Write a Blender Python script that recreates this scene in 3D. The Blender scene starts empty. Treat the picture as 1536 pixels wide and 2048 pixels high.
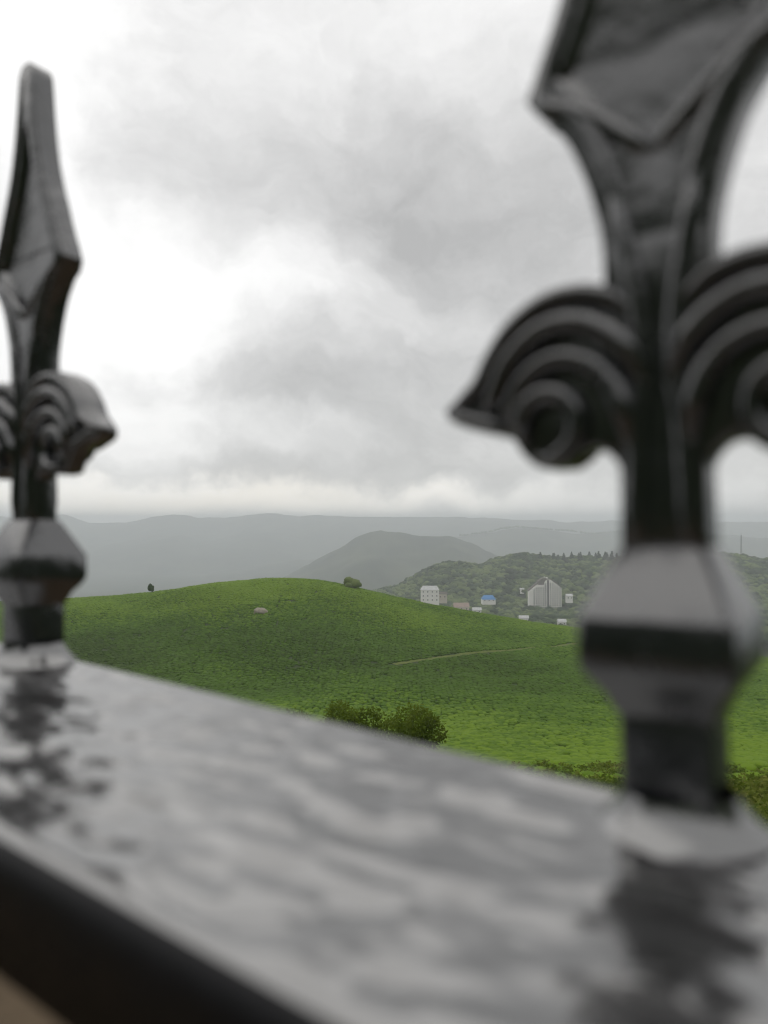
import bpy, bmesh, math, random
import numpy as np
from mathutils import Vector, Matrix

rng = np.random.default_rng(7)
random.seed(7)
sc = bpy.context.scene
col = sc.collection
R = math.radians

# ------------------------------------------------------------------ camera, sky, sun, exposure
F = 1500.0            # focal length in pixels of the 1536 x 2048 photograph
HY = 1044.0           # image row of the eye level
cam_d = bpy.data.cameras.new('camera')
cam = bpy.data.objects.new('camera', cam_d)
col.objects.link(cam)
cam_d.sensor_fit = 'HORIZONTAL'
cam_d.sensor_width = 36.0
cam_d.lens = 36.0 * F / 1536.0
cam.location = (0, 0, 0)
cam.rotation_euler = (R(90) + math.atan((HY - 1024) / F), 0, 0)
cam_d.clip_start = 0.005
cam_d.clip_end = 60000
cam_d.dof.use_dof = True
cam_d.dof.focus_distance = 700.0
cam_d.dof.aperture_fstop = (cam_d.lens) / 2.6      # a 2.6 mm wide phone aperture
cam_d.dof.aperture_blades = 0
sc.camera = cam

SUN_EL, SUN_AZ = R(68), R(-40)       # behind thin cloud, left of the view (azimuth from +Y towards +X)
world = bpy.data.worlds.new('World')
sc.world = world
world.use_nodes = True


def pix_dir(x, y):
    return Vector(((x - 768) / F, 1.0, (HY - y) / F)).normalized()


def build_sky():
    nt = world.node_tree
    N, L = nt.nodes, nt.links
    N.clear()
    out = N.new('ShaderNodeOutputWorld')
    bg = N.new('ShaderNodeBackground')
    bg.inputs['Strength'].default_value = 0.1
    L.new(bg.outputs[0], out.inputs['Surface'])
    sky = N.new('ShaderNodeTexSky')
    sky.sky_type = 'NISHITA'
    sky.sun_disc = False
    sky.sun_elevation = SUN_EL
    sky.sun_rotation = SUN_AZ
    tc = N.new('ShaderNodeTexCoord')

    def vmath(op, a, b):
        n = N.new('ShaderNodeVectorMath')
        n.operation = op
        for k, v in enumerate((a, b)):
            if v is None:
                continue
            if isinstance(v, (tuple, Vector)):
                n.inputs[k].default_value = v
            else:
                L.new(v, n.inputs[k])
        return n

    def fmath(op, a, b):
        n = N.new('ShaderNodeMath')
        n.operation = op
        for k, v in enumerate((a, b)):
            if isinstance(v, (int, float)):
                n.inputs[k].default_value = v
            else:
                L.new(v, n.inputs[k])
        return n.outputs[0]

    def noise(vec, scale, detail, rough=0.55):
        n = N.new('ShaderNodeTexNoise')
        n.inputs['Scale'].default_value = scale
        n.inputs['Detail'].default_value = detail
        n.inputs['Roughness'].default_value = rough
        L.new(vec, n.inputs['Vector'])
        return n

    d0 = tc.outputs['Generated']
    nz = noise(d0, 4.5, 7)
    c = vmath('SUBTRACT', nz.outputs['Color'], (0.5, 0.5, 0.5))
    s = vmath('MULTIPLY', c.outputs[0], (0.34, 0.2, 0.22))
    d1 = vmath('ADD', d0, s.outputs[0]).outputs[0]          # wind-torn edges
    val = 0.735

    def blob(x, y, sx, sy, amp, src):
        b = pix_dir(x, y)
        v = vmath('SUBTRACT', src, b)
        v = vmath('MULTIPLY', v.outputs[0], (F / sx, F / (1.2 * max(sx, sy)), F / sy))
        ln = N.new('ShaderNodeVectorMath')
        ln.operation = 'LENGTH'
        L.new(v.outputs[0], ln.inputs[0])
        mr = N.new('ShaderNodeMapRange')
        mr.interpolation_type = 'SMOOTHSTEP'
        mr.inputs['From Min'].default_value = 0.0
        mr.inputs['From Max'].default_value = 1.9
        mr.inputs['To Min'].default_value = amp
        mr.inputs['To Max'].default_value = 0.0
        L.new(ln.outputs['Value'], mr.inputs['Value'])
        return mr.outputs[0]

    for b in BLOBS:
        val = fmath('ADD', val, blob(*b, d1))
    st = vmath('MULTIPLY', d1, (1.0, 1.0, 2.0)).outputs[0]
    n2 = noise(st, 6.0, 9, 0.55)
    val = fmath('ADD', val, fmath('MULTIPLY', fmath('SUBTRACT', n2.outputs['Fac'], 0.5), 0.36))
    n3 = noise(st, 15.0, 7, 0.62)
    val = fmath('ADD', val, fmath('MULTIPLY', fmath('SUBTRACT', n3.outputs['Fac'], 0.5), 0.2))
    val = fmath('MINIMUM', fmath('MAXIMUM', val, 0.5), 1.15)
    warm = blob(430, 1000, 520, 40, 1.0, d1)
    mixc = N.new('ShaderNodeMix')
    mixc.data_type = 'RGBA'
    L.new(warm, mixc.inputs['Factor'])
    mixc.inputs['A'].default_value = (1.0, 0.995, 0.985, 1)
    mixc.inputs['B'].default_value = (1.0, 0.955, 0.88, 1)
    cm = N.new('ShaderNodeVectorMath')
    cm.operation = 'SCALE'
    L.new(mixc.outputs['Result'], cm.inputs[0])
    L.new(fmath('MULTIPLY', val, 10.0), cm.inputs['Scale'])
    mix = N.new('ShaderNodeMix')
    mix.data_type = 'RGBA'
    mix.inputs['Factor'].default_value = 0.96
    L.new(sky.outputs[0], mix.inputs['A'])
    L.new(cm.outputs[0], mix.inputs['B'])
    L.new(mix.outputs['Result'], bg.inputs['Color'])


# cloud masses: direction (as photo column/row), half extents, added brightness
BLOBS = [
    (20, 380, 190, 600, 0.35), (470, 575, 310, 90, 0.40), (300, 680, 150, 60, 0.2), (260, 170, 200, 120, 0.05),
    (860, 400, 340, 190, -0.22), (690, 770, 380, 95, -0.15), (560, 935, 520, 34, -0.05),
    (520, 10, 600, 170, 0.20), (1010, 120, 150, 160, 0.10),
    (400, 1000, 500, 36, 0.36), (1050, 1000, 350, 36, 0.22), (400, 830, 130, 40, 0.20), (620, 860, 130, 34, 0.12),
    (1500, 250, 150, 250, 0.06), (170, 800, 90, 150, 0.12), (260, 925, 190, 24, -0.09), (560, 650, 170, 30, -0.08),
    (230, 975, 120, 24, 0.12), (880, 900, 240, 32, -0.05), (766, 1012, 16, 26, 0.22), (928, 1018, 20, 22, 0.2), (600, 1016, 60, 16, 0.12), (300, 300, 120, 60, -0.07), (250, 500, 80, 40, -0.05),
]
build_sky()

sun_d = bpy.data.lights.new('sun', 'SUN')
sun_d.energy = 0.75
sun_d.angle = R(90)
sun_d.color = (1.0, 0.96, 0.9)
sun = bpy.data.objects.new('sun', sun_d)
col.objects.link(sun)
sdir = Vector((math.sin(SUN_AZ) * math.cos(SUN_EL), math.cos(SUN_AZ) * math.cos(SUN_EL), math.sin(SUN_EL)))
sun.rotation_euler = sdir.to_track_quat('Z', 'Y').to_euler()
sun.location = (0, 0, 40)

sc.view_settings.view_transform = 'Standard'
sc.view_settings.look = 'None'
sc.view_settings.exposure = 0.0
sc.view_settings.gamma = 1.0
sc.view_settings.use_curve_mapping = False
sc.render.engine = 'CYCLES'
sc.cycles.use_denoising = True
sc.cycles.filter_width = 1.2
sc.cycles.max_bounces = 10
sc.cycles.diffuse_bounces = 3
sc.cycles.glossy_bounces = 4
sc.cycles.volume_bounces = 8
sc.cycles.sample_clamp_indirect = 4.0


# ------------------------------------------------------------------ helpers
def tag(o, label=None, cat=None, group=None, kind=None):
    if label: o['label'] = label
    if cat: o['category'] = cat
    if group: o['group'] = group
    if kind: o['kind'] = kind
    return o


def mesh_np(name, V, faces, smooth=True):
    """faces: list of tuples or an (n,k) array"""
    me = bpy.data.meshes.new(name)
    V = np.asarray(V, dtype=np.float32)
    if isinstance(faces, np.ndarray):
        n, k = faces.shape
        me.vertices.add(len(V)); me.vertices.foreach_set('co', V.ravel())
        me.loops.add(n * k); me.loops.foreach_set('vertex_index', faces.astype(np.int32).ravel())
        me.polygons.add(n)
        me.polygons.foreach_set('loop_start', np.arange(0, n * k, k, dtype=np.int32))
        me.update(calc_edges=True)
    else:
        me.from_pydata([tuple(map(float, v)) for v in V], [], faces)
        me.update()
    if smooth:
        me.polygons.foreach_set('use_smooth', [True] * len(me.polygons))
    return me


def link(name, me, mat=None, parent=None):
    if mat is not None and len(me.materials) == 0:
        me.materials.append(mat)
    o = bpy.data.objects.new(name, me)
    col.objects.link(o)
    if parent: o.parent = parent
    return o


def empty(name, loc, rz=0.0, scale=1.0):
    o = bpy.data.objects.new(name, None)
    o.empty_display_size = 0.2
    col.objects.link(o)
    o.location = loc
    o.rotation_euler = (0, 0, rz)
    o.scale = (scale,) * 3
    return o


def copy_tree(o, parent=None):
    c = o.copy()
    col.objects.link(c)
    if parent: c.parent = parent
    for ch in list(o.children):
        copy_tree(ch, c)
    return c


def grid_faces(nu, nv):
    i = np.arange(nu - 1)[:, None]
    j = np.arange(nv - 1)[None, :]
    a = i * nv + j
    return np.stack([a, a + nv, a + nv + 1, a + 1], -1).reshape(-1, 4)


def hash01(i, j, seed):
    n = (i.astype(np.int64) * 374761393 + j.astype(np.int64) * 668265263 + seed * 974711) & 0x7fffffff
    n = ((n ^ (n >> 13)) * 1274126177) & 0x7fffffff
    n = n ^ (n >> 16)
    return (n & 0xffff) / 65535.0


def vnoise(x, y, seed=0):
    xi, yi = np.floor(x), np.floor(y)
    fx, fy = x - xi, y - yi
    fx = fx * fx * fx * (fx * (fx * 6 - 15) + 10)
    fy = fy * fy * fy * (fy * (fy * 6 - 15) + 10)
    a, b = hash01(xi, yi, seed), hash01(xi + 1, yi, seed)
    c, d = hash01(xi, yi + 1, seed), hash01(xi + 1, yi + 1, seed)
    return (a * (1 - fx) + b * fx) * (1 - fy) + (c * (1 - fx) + d * fx) * fy - 0.5


def fbm(x, y, octaves=4, seed=0, gain=0.5):
    t, amp = 0, 1.0
    for k in range(octaves):
        t = t + amp * vnoise(x * 2 ** k + 17.3 * k, y * 2 ** k - 9.1 * k, seed + k)
        amp *= gain
    return t


def box_np(x0, x1, y0, y1, z0, z1):
    V = [(x0, y0, z0), (x1, y0, z0), (x1, y1, z0), (x0, y1, z0), (x0, y0, z1), (x1, y0, z1), (x1, y1, z1), (x0, y1, z1)]
    Fc = [(0, 3, 2, 1), (4, 5, 6, 7), (0, 1, 5, 4), (1, 2, 6, 5), (2, 3, 7, 6), (3, 0, 4, 7)]
    return V, Fc


class MB:
    def __init__(self): self.V, self.F = [], []
    def add(self, V, Fc):
        b = len(self.V)
        self.V += [tuple(v) for v in V]
        self.F += [tuple(i + b for i in f) for f in Fc]
        return self
    def box(self, *a): return self.add(*box_np(*a))
    def prism(self, prof, y0, y1):
        """profile of (x, z), extruded along y"""
        n = len(prof)
        V = [(x, y0, z) for x, z in prof] + [(x, y1, z) for x, z in prof]
        Fc = [tuple(range(n)), tuple(range(2 * n - 1, n - 1, -1))]
        Fc += [(i, i + n, (i + 1) % n + n, (i + 1) % n) for i in range(n)]
        return self.add(V, Fc)
    def mesh(self, name, smooth=False):
        me = mesh_np(name, self.V, self.F, smooth)
        bm = bmesh.new(); bm.from_mesh(me)
        bmesh.ops.recalc_face_normals(bm, faces=bm.faces)
        bm.to_mesh(me); bm.free()
        return me
    def build(self, name, mat, parent=None, smooth=False):
        return link(name, self.mesh(name, smooth), mat, parent)


# ------------------------------------------------------------------ materials
def new_mat(name):
    m = bpy.data.materials.new(name)
    m.use_nodes = True
    nt = m.node_tree
    return m, nt, nt.nodes['Principled BSDF']


def ramp(nt, fac, stops):
    r = nt.nodes.new('ShaderNodeValToRGB')
    e = r.color_ramp.elements
    while len(e) < len(stops): e.new(0.5)
    for k, (p, c) in enumerate(stops):
        e[k].position = p
        e[k].color = (*c, 1) if len(c) == 3 else c
    nt.links.new(fac, r.inputs['Fac'])
    return r.outputs['Color']


def tnoise(nt, scale, detail=4, rough=0.55, coord='Object', stretch=None):
    tc = nt.nodes.new('ShaderNodeTexCoord')
    n = nt.nodes.new('ShaderNodeTexNoise')
    n.inputs['Scale'].default_value = scale
    n.inputs['Detail'].default_value = detail
    n.inputs['Roughness'].default_value = rough
    v = tc.outputs[coord]
    if stretch:
        mp = nt.nodes.new('ShaderNodeMapping')
        mp.inputs['Scale'].default_value = stretch
        nt.links.new(v, mp.inputs['Vector'])
        v = mp.outputs[0]
    nt.links.new(v, n.inputs['Vector'])
    return n.outputs['Fac']


def geo_noise(nt, scale, detail=4, rough=0.55):
    g = nt.nodes.new('ShaderNodeNewGeometry')
    n = nt.nodes.new('ShaderNodeTexNoise')
    n.inputs['Scale'].default_value = scale
    n.inputs['Detail'].default_value = detail
    n.inputs['Roughness'].default_value = rough
    nt.links.new(g.outputs['Position'], n.inputs['Vector'])
    return n.outputs['Fac']


def bump(nt, bsdf, fac, strength, dist):
    b = nt.nodes.new('ShaderNodeBump')
    b.inputs['Strength'].default_value = strength
    b.inputs['Distance'].default_value = dist
    nt.links.new(fac, b.inputs['Height'])
    nt.links.new(b.outputs[0], bsdf.inputs['Normal'])


def simple(name, c0, c1, scale, rough=0.8, coord='Object', bumps=None, spec=0.3):
    m, nt, b = new_mat(name)
    f = tnoise(nt, scale, 5, 0.6, coord)
    nt.links.new(ramp(nt, f, [(0.3, c0), (0.7, c1)]), b.inputs['Base Color'])
    b.inputs['Roughness'].default_value = rough
    b.inputs['Specular IOR Level'].default_value = spec
    if bumps: bump(nt, b, f, *bumps)
    return m


def mat_paint(name, base, spec, rough0, rough1, ior=1.8, unit=1.0, relief=0.0):
    """gloss paint; `unit` is the number of object units in a millimetre"""
    m, nt, b = new_mat(name)
    f = tnoise(nt, 0.18 / unit, 5, 0.6)
    nt.links.new(ramp(nt, f, [(0.3, tuple(v * 0.75 for v in base)), (0.7, tuple(v * 1.3 for v in base))]), b.inputs['Base Color'])
    mr = nt.nodes.new('ShaderNodeMapRange')
    mr.inputs['From Min'].default_value, mr.inputs['From Max'].default_value = 0.3, 0.7
    mr.inputs['To Min'].default_value = rough0
    mr.inputs['To Max'].default_value = rough1
    nt.links.new(f, mr.inputs['Value'])
    nt.links.new(mr.outputs[0], b.inputs['Roughness'])
    b.inputs['Specular IOR Level'].default_value = spec
    b.inputs['IOR'].default_value = ior
    if relief:                                  # lumpy sand-cast skin under the paint
        bump(nt, b, tnoise(nt, 0.14 / unit, 3, 0.55), 1.0, relief)
    return m


def mat_leafy(name, stops, obj_rand=0.5, nscale=0.02, rough=0.85, y_ramp=None, thin=0.0):
    """foliage colour: varies from plant to plant and in broad patches"""
    m, nt, b = new_mat(name)
    oi = nt.nodes.new('ShaderNodeObjectInfo')
    gn = geo_noise(nt, nscale, 4)
    gs = geo_noise(nt, 1.3, 3, 0.7)
    mx = nt.nodes.new('ShaderNodeMath'); mx.operation = 'MULTIPLY'
    nt.links.new(oi.outputs['Random'], mx.inputs[0]); mx.inputs[1].default_value = obj_rand * 0.5
    a1 = nt.nodes.new('ShaderNodeMath'); a1.operation = 'ADD'
    nt.links.new(mx.outputs[0], a1.inputs[0]); nt.links.new(gn, a1.inputs[1])
    m2 = nt.nodes.new('ShaderNodeMath'); m2.operation = 'MULTIPLY_ADD'
    nt.links.new(gs, m2.inputs[0]); m2.inputs[1].default_value = 0.2 if y_ramp else 0.35; nt.links.new(a1.outputs[0], m2.inputs[2])
    a2 = nt.nodes.new('ShaderNodeMath'); a2.operation = 'SUBTRACT'
    nt.links.new(m2.outputs[0], a2.inputs[0]); a2.inputs[1].default_value = obj_rand * 0.25 + (0.1 if y_ramp else 0.175)
    fac = a2.outputs[0]
    if y_ramp:                                   # leaf colour turns lighter towards the crest and over the nearest rows
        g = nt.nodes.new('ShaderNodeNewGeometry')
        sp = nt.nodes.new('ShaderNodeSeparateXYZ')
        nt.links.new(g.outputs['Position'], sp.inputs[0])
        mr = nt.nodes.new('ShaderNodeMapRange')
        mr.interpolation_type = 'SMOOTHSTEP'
        mr.inputs['From Min'].default_value, mr.inputs['From Max'].default_value = y_ramp[0], y_ramp[1]
        mr.inputs['To Min'].default_value, mr.inputs['To Max'].default_value = -0.06, y_ramp[2]
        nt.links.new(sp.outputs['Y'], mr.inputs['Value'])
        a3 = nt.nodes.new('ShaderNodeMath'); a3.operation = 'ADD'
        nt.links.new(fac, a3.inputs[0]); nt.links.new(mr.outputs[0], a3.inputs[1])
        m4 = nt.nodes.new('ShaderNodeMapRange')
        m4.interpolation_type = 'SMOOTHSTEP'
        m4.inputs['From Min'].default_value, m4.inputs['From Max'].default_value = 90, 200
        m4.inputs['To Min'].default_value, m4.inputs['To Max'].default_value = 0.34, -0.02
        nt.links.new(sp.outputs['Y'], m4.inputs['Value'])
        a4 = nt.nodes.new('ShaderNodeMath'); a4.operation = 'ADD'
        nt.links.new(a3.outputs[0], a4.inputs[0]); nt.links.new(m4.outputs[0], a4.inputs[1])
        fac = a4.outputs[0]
    rc = ramp(nt, fac, stops)
    nt.links.new(rc, b.inputs['Base Color'])
    if thin:                                    # light passes through single leaves
        tr = nt.nodes.new('ShaderNodeBsdfTranslucent')
        nt.links.new(rc, tr.inputs['Color'])
        mx2 = nt.nodes.new('ShaderNodeMixShader')
        mx2.inputs[0].default_value = thin
        nt.links.new(b.outputs[0], mx2.inputs[1]); nt.links.new(tr.outputs[0], mx2.inputs[2])
        nt.links.new(mx2.outputs[0], nt.nodes['Material Output'].inputs['Surface'])
    b.inputs['Roughness'].default_value = rough
    b.inputs['Specular IOR Level'].default_value = 0.12
    return m


M_PAINT = mat_paint('black_paint', (0.0050, 0.0060, 0.0110), 0.85, 0.15, 0.30, 1.9, 1.0, 0.00045)
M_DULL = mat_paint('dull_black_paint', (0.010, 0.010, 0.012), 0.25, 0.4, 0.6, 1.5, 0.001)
M_RAIL = mat_paint('wet_black_paint', (0.035, 0.035, 0.036), 1.0, 0.11, 0.22, 2.1, 0.001)
M_TEA = mat_leafy('tea_leaves', [(0.25, (0.034, 0.066, 0.002)), (0.5, (0.056, 0.116, 0.004)), (0.75, (0.128, 0.210, 0.012))], 0.45, 0.013, y_ramp=(225, 312, 0.18))
M_TEA_SOIL = simple('tea_slope_ground', (0.022, 0.035, 0.010), (0.045, 0.065, 0.018), 0.15, 0.95)
M_FOREST_GROUND = simple('forest_floor', (0.018, 0.030, 0.014), (0.035, 0.050, 0.022), 0.02, 0.95)
M_VALLEY = simple('valley_ground', (0.020, 0.032, 0.015), (0.045, 0.060, 0.028), 0.01, 0.95)
M_MOUNT = simple('mountain_forest', (0.015, 0.026, 0.018), (0.085, 0.095, 0.060), 0.006, 0.95)
M_CROWN = mat_leafy('broadleaf_crown', [(0.2, (0.012, 0.026, 0.008)), (0.45, (0.030, 0.056, 0.016)), (0.75, (0.12, 0.155, 0.05))], 1.3, 0.02)
M_CONIFER = mat_leafy('conifer_crown', [(0.2, (0.010, 0.022, 0.012)), (0.8, (0.026, 0.044, 0.022))], 0.6, 0.02)
M_BARK = simple('bark', (0.05, 0.04, 0.03), (0.11, 0.09, 0.07), 3, 0.9)
M_SHRUB = mat_leafy('shrub_leaves', [(0.2, (0.09, 0.135, 0.012)), (0.5, (0.13, 0.185, 0.020)), (0.8, (0.20, 0.22, 0.040))], 0.3, 0.8, thin=0.45)
M_WEED = mat_leafy('weed_leaves', [(0.2, (0.08, 0.125, 0.014)), (0.5, (0.14, 0.19, 0.025)), (0.8, (0.23, 0.25, 0.055))], 0.8, 0.15, thin=0.45)
M_PATH = simple('path_earth', (0.075, 0.115, 0.015), (0.14, 0.15, 0.035), 0.8, 0.95)
M_ROCK = simple('pale_rock', (0.20, 0.18, 0.14), (0.34, 0.30, 0.24), 0.7, 0.9, bumps=(0.4, 0.2))
M_TERRACE = simple('terrace_concrete', (0.085, 0.06, 0.036), (0.13, 0.095, 0.058), 3, 0.9)
M_WHITE_WALL = simple('white_render', (0.80, 0.77, 0.73), (0.87, 0.85, 0.82), 0.15, 0.85)
M_CREAM_WALL = simple('cream_render', (0.50, 0.45, 0.38), (0.62, 0.55, 0.48), 0.2, 0.85)
M_GLASS = simple('dark_window', (0.008, 0.008, 0.01), (0.02, 0.02, 0.022), 0.6, 0.3, spec=0.2)
M_SLATE = simple('brown_grey_roof', (0.10, 0.085, 0.075), (0.17, 0.15, 0.135), 0.5, 0.85)
M_BLUE = simple('blue_sheet_roof', (0.03, 0.16, 0.40), (0.05, 0.22, 0.50), 0.4, 0.5)
M_GREY_ROOF = simple('pale_sheet_roof', (0.45, 0.45, 0.45), (0.62, 0.62, 0.62), 0.5, 0.6)
M_PINK_ROOF = simple('faded_tile_roof', (0.30, 0.22, 0.19), (0.40, 0.30, 0.26), 0.5, 0.85)
M_STEEL = simple('mast_steel', (0.10, 0.10, 0.11), (0.16, 0.16, 0.17), 1, 0.6)

# ------------------------------------------------------------------ terrain
TEA_CREST = np.array([(-3000, 1250), (-400, 1212), (0, 1203), (130, 1198), (250, 1192), (330, 1180), (430, 1160), (530, 1152), (630, 1152),
                      (720, 1172), (800, 1192), (900, 1217), (1000, 1235), (1130, 1250), (1300, 1276), (1536, 1318), (1900, 1360), (4500, 1480)], float)
YT = 1.6 * (720 / 1.6) ** np.linspace(0, 1, 300)
UT = np.linspace(-2.6, 2.6, 401)
YC = 320.0


def smooth(a, n, axis):
    k = np.hanning(n + 2)[1:-1]; k /= k.sum()
    pad = n // 2
    a = np.concatenate([np.repeat(np.take(a, [0], axis), pad, axis), a, np.repeat(np.take(a, [-1], axis), pad, axis)], axis)
    return np.apply_along_axis(lambda v: np.convolve(v, k, 'valid'), axis, a)


def make_tea_height():
    xs = 768 + F * UT
    sc_ = (np.interp(xs, TEA_CREST[:, 0], TEA_CREST[:, 1]) - HY + 1.0) / F
    Z = np.zeros((len(UT), len(YT)))
    for i, s in enumerate(sc_):
        zc = -s * YC
        s2 = 0.21 + max(0, s - 0.16) * 0.6
        y_ = [0.5, 1.6, 3, 8, 20, 60, 100, 150, 200, 260, YC - 15, YC, YC + 25, 400, 480, 600, 720]
        z_ = [-2.1, -2.3, -2.6, -3.8, -7.3, -19.5, -30, -38.5, -s2 * 200, -(0.42 * s2 + 0.58 * s) * 260, zc - 0.6, zc, zc - 3.0, zc - 17, zc - 45, -112, -140]
        Z[i] = np.interp(np.log(YT), np.log(y_), z_)
    Z = smooth(Z, 11, 1)
    Z = smooth(Z, 7, 0)
    X = UT[:, None] * YT[None, :]
    Yg = np.broadcast_to(YT[None, :], X.shape)
    amp = np.clip(YT / 60, 0, 1)[None, :]
    Z = Z + amp * (1.6 * fbm(X / 38, Yg / 38, 4, 3) + 0.35 * fbm(X / 6, Yg / 6, 3, 9))
    return X, Yg, Z


TX, TY, TZ = make_tea_height()


def tea_h(x, y):
    u = np.asarray(x) / y
    fi = np.clip((u - UT[0]) / (UT[1] - UT[0]), 0, len(UT) - 1.001)
    fj = np.clip(np.log(np.asarray(y) / YT[0]) / math.log(YT[1] / YT[0]), 0, len(YT) - 1.001)
    i, j = fi.astype(int), fj.astype(int)
    a, b = fi - i, fj - j
    return (TZ[i, j] * (1 - a) + TZ[i + 1, j] * a) * (1 - b) + (TZ[i, j + 1] * (1 - a) + TZ[i + 1, j + 1] * a) * b


o = link('tea_hill', mesh_np('tea_hill', np.stack([TX, TY, TZ], -1).reshape(-1, 3), grid_faces(len(UT), len(YT))), M_TEA_SOIL)
tag(o, kind='structure')

# the big sheet: valley floor to the far distance, plus an unseen slope added behind the viewpoint to darken the finials' reflections
def ground_sheet():
    az = np.linspace(-math.pi, math.pi, 145)
    r = 1.2 * (10000 / 1.2) ** np.linspace(0, 1, 90)
    A, Rr = np.meshgrid(az, r, indexing='ij')
    front = np.clip(np.cos(A) * 1.6 + 0.25, 0, 1)
    zf = np.interp(np.log(Rr), np.log([1, 3, 8, 20, 60, 150, 320, 500, 700, 1000, 2000, 3500, 10000]),
                   [-3.2, -4, -6, -12, -27, -55, -90, -125, -138, -150, -240, -300, -400])
    zb = np.interp(Rr, [0, 3, 5, 8, 14, 24, 45, 90, 10000], [-3, -2.4, -1.2, 2.4, 7.0, 14.0, 26.0, 40.0, 44.0])
    z = zf * front + zb * (1 - front)
    z += np.clip(Rr / 400, 0, 1) * 14 * fbm(Rr * np.sin(A) / 260, Rr * np.cos(A) / 260, 4, 31) * front
    X, Y = Rr * np.sin(A), Rr * np.cos(A)
    k = (np.abs(X) < 9500)
    V = np.stack([np.clip(X, -9400, 9400), np.clip(Y, -1900, 10400), z], -1).reshape(-1, 3)
    o = link('ground', mesh_np('ground', V, grid_faces(len(az), len(r))), M_VALLEY)
    tag(o, kind='structure')


ground_sheet()


def ridge_sheet(name, crest, Yc, depth_front, depth_back, zbase, mat, nu, nv, rough, seed, u0, u1, kind='structure'):
    """a hill whose skyline follows `crest` (photo columns/rows) at distance Yc, with gullied slopes"""
    crest = np.array(crest, float)
    U = np.linspace(u0, u1, nu)
    s = (np.interp(768 + F * U, crest[:, 0], crest[:, 1]) - HY) / F
    s = s - (1.6 + 900.0 / Yc) / F * 2.2 * fbm(U * F / 46, U * 0 + seed, 5, seed, 0.6)
    zc = -s * Yc
    t = np.linspace(-1, 1, nv)
    Y = np.where(t < 0, Yc + t * depth_front, Yc + t * depth_back)
    prof = np.where(t < 0, 1 - np.abs(t) ** 1.25, 1 - np.abs(t) ** 1.6)
    X = U[:, None] * Y[None, :]
    Yg = np.broadcast_to(Y[None, :], X.shape)
    Z = zbase + (zc[:, None] - zbase) * prof[None, :]
    L_ = depth_front * 0.35
    gull = fbm(X / L_, Yg / (L_ * 1.6), 5, seed) * rough * (zc[:, None] - zbase)
    fade = np.clip(np.abs(t) * 5, 0.12, 1)[None, :] * np.clip((1 - np.abs(t)) * 6, 0, 1)[None, :]
    Z = Z + gull * fade
    o = link(name, mesh_np(name, np.stack([X, Yg, Z], -1).reshape(-1, 3), grid_faces(nu, nv)), mat)
    tag(o, kind=kind)
    return U, Y, Z


ridge_sheet('misty_hill', [(200, 1240), (560, 1165), (620, 1134), (660, 1110), (700, 1084), (735, 1066), (762, 1061), (800, 1064), (830, 1070), (900, 1073),
                           (945, 1086), (1000, 1112), (1100, 1150), (1600, 1190)], 3000, 1100, 900, -330, M_MOUNT, 220, 60, 0.28, 41, -0.45, 0.6)
ridge_sheet('misty_ridge', [(300, 1160), (700, 1110), (860, 1082), (930, 1072), (960, 1067), (985, 1064), (1000, 1059), (1030, 1055), (1060, 1057), (1090, 1060),
                            (1140, 1063), (1180, 1069), (1240, 1064), (1330, 1058), (1420, 1066), (1536, 1076), (2200, 1110)], 4600, 1300, 900, -370, M_MOUNT, 300, 60, 0.26, 57, -0.35, 0.95)
ridge_sheet('mountain_range', [(-1200, 1060), (-300, 1040), (0, 1034), (60, 1040), (130, 1029), (180, 1043), (250, 1043), (300, 1036), (345, 1029), (400, 1032), (450, 1036),
                               (500, 1031), (540, 1027), (600, 1032), (680, 1031), (760, 1036), (850, 1034), (1000, 1040), (1300, 1044), (1536, 1042), (2600, 1060)],
            6600, 2300, 1200, -430, M_MOUNT, 420, 70, 0.25, 77, -1.1, 1.1)

# wooded hill with the hotel at its foot
FOREST_CREST = np.array([(200, 1290), (600, 1235), (760, 1194), (800, 1182), (840, 1158), (880, 1141), (920, 1136), (960, 1143), (1000, 1130), (1040, 1121),
                         (1080, 1124), (1130, 1131), (1200, 1132), (1300, 1128), (1400, 1124), (1480, 1126), (1536, 1132), (1800, 1160), (2300, 1190)], float)
UF = np.linspace(-0.3, 0.95, 260)
YF = np.linspace(640, 1800, 130)
XF = UF[:, None] * YF[None, :]
YFg = np.broadcast_to(YF[None, :], XF.shape)


def make_forest():
    s = (np.interp(768 + F * UF, FOREST_CREST[:, 0], FOREST_CREST[:, 1]) - HY) / F
    zc = -s * 1350
    Z = np.zeros_like(XF)
    for i in range(len(UF)):
        z1 = min(-133 + 0.3 * max(0, zc[i] + 133), zc[i])
        Z[i] = np.interp(YF, [640, 780, 900, 1050, 1120, 1220, 1350, 1450, 1800],
                         [-122, -119, -126, -132, -132 + (zc[i] + 132) * 0.28, -132 + (zc[i] + 132) * 0.68, zc[i], zc[i] - 12, zc[i] - 110])
    Z = smooth(Z, 9, 1)
    Z += 5.0 * fbm(XF / 70, YFg / 70, 4, 12)
    return Z


ZF = make_forest()


def forest_h(x, y):
    fi = np.clip((np.asarray(x) / y - UF[0]) / (UF[1] - UF[0]), 0, len(UF) - 1.001)
    fj = np.clip((np.asarray(y) - YF[0]) / (YF[1] - YF[0]), 0, len(YF) - 1.001)
    i, j = fi.astype(int), fj.astype(int)
    a, b = fi - i, fj - j
    return (ZF[i, j] * (1 - a) + ZF[i + 1, j] * a) * (1 - b) + (ZF[i, j + 1] * (1 - a) + ZF[i + 1, j + 1] * a) * b


o = link('forest_hill', mesh_np('forest_hill', np.stack([XF, YFg, ZF], -1).reshape(-1, 3), grid_faces(len(UF), len(YF))), M_FOREST_GROUND)
tag(o, kind='structure')

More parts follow.
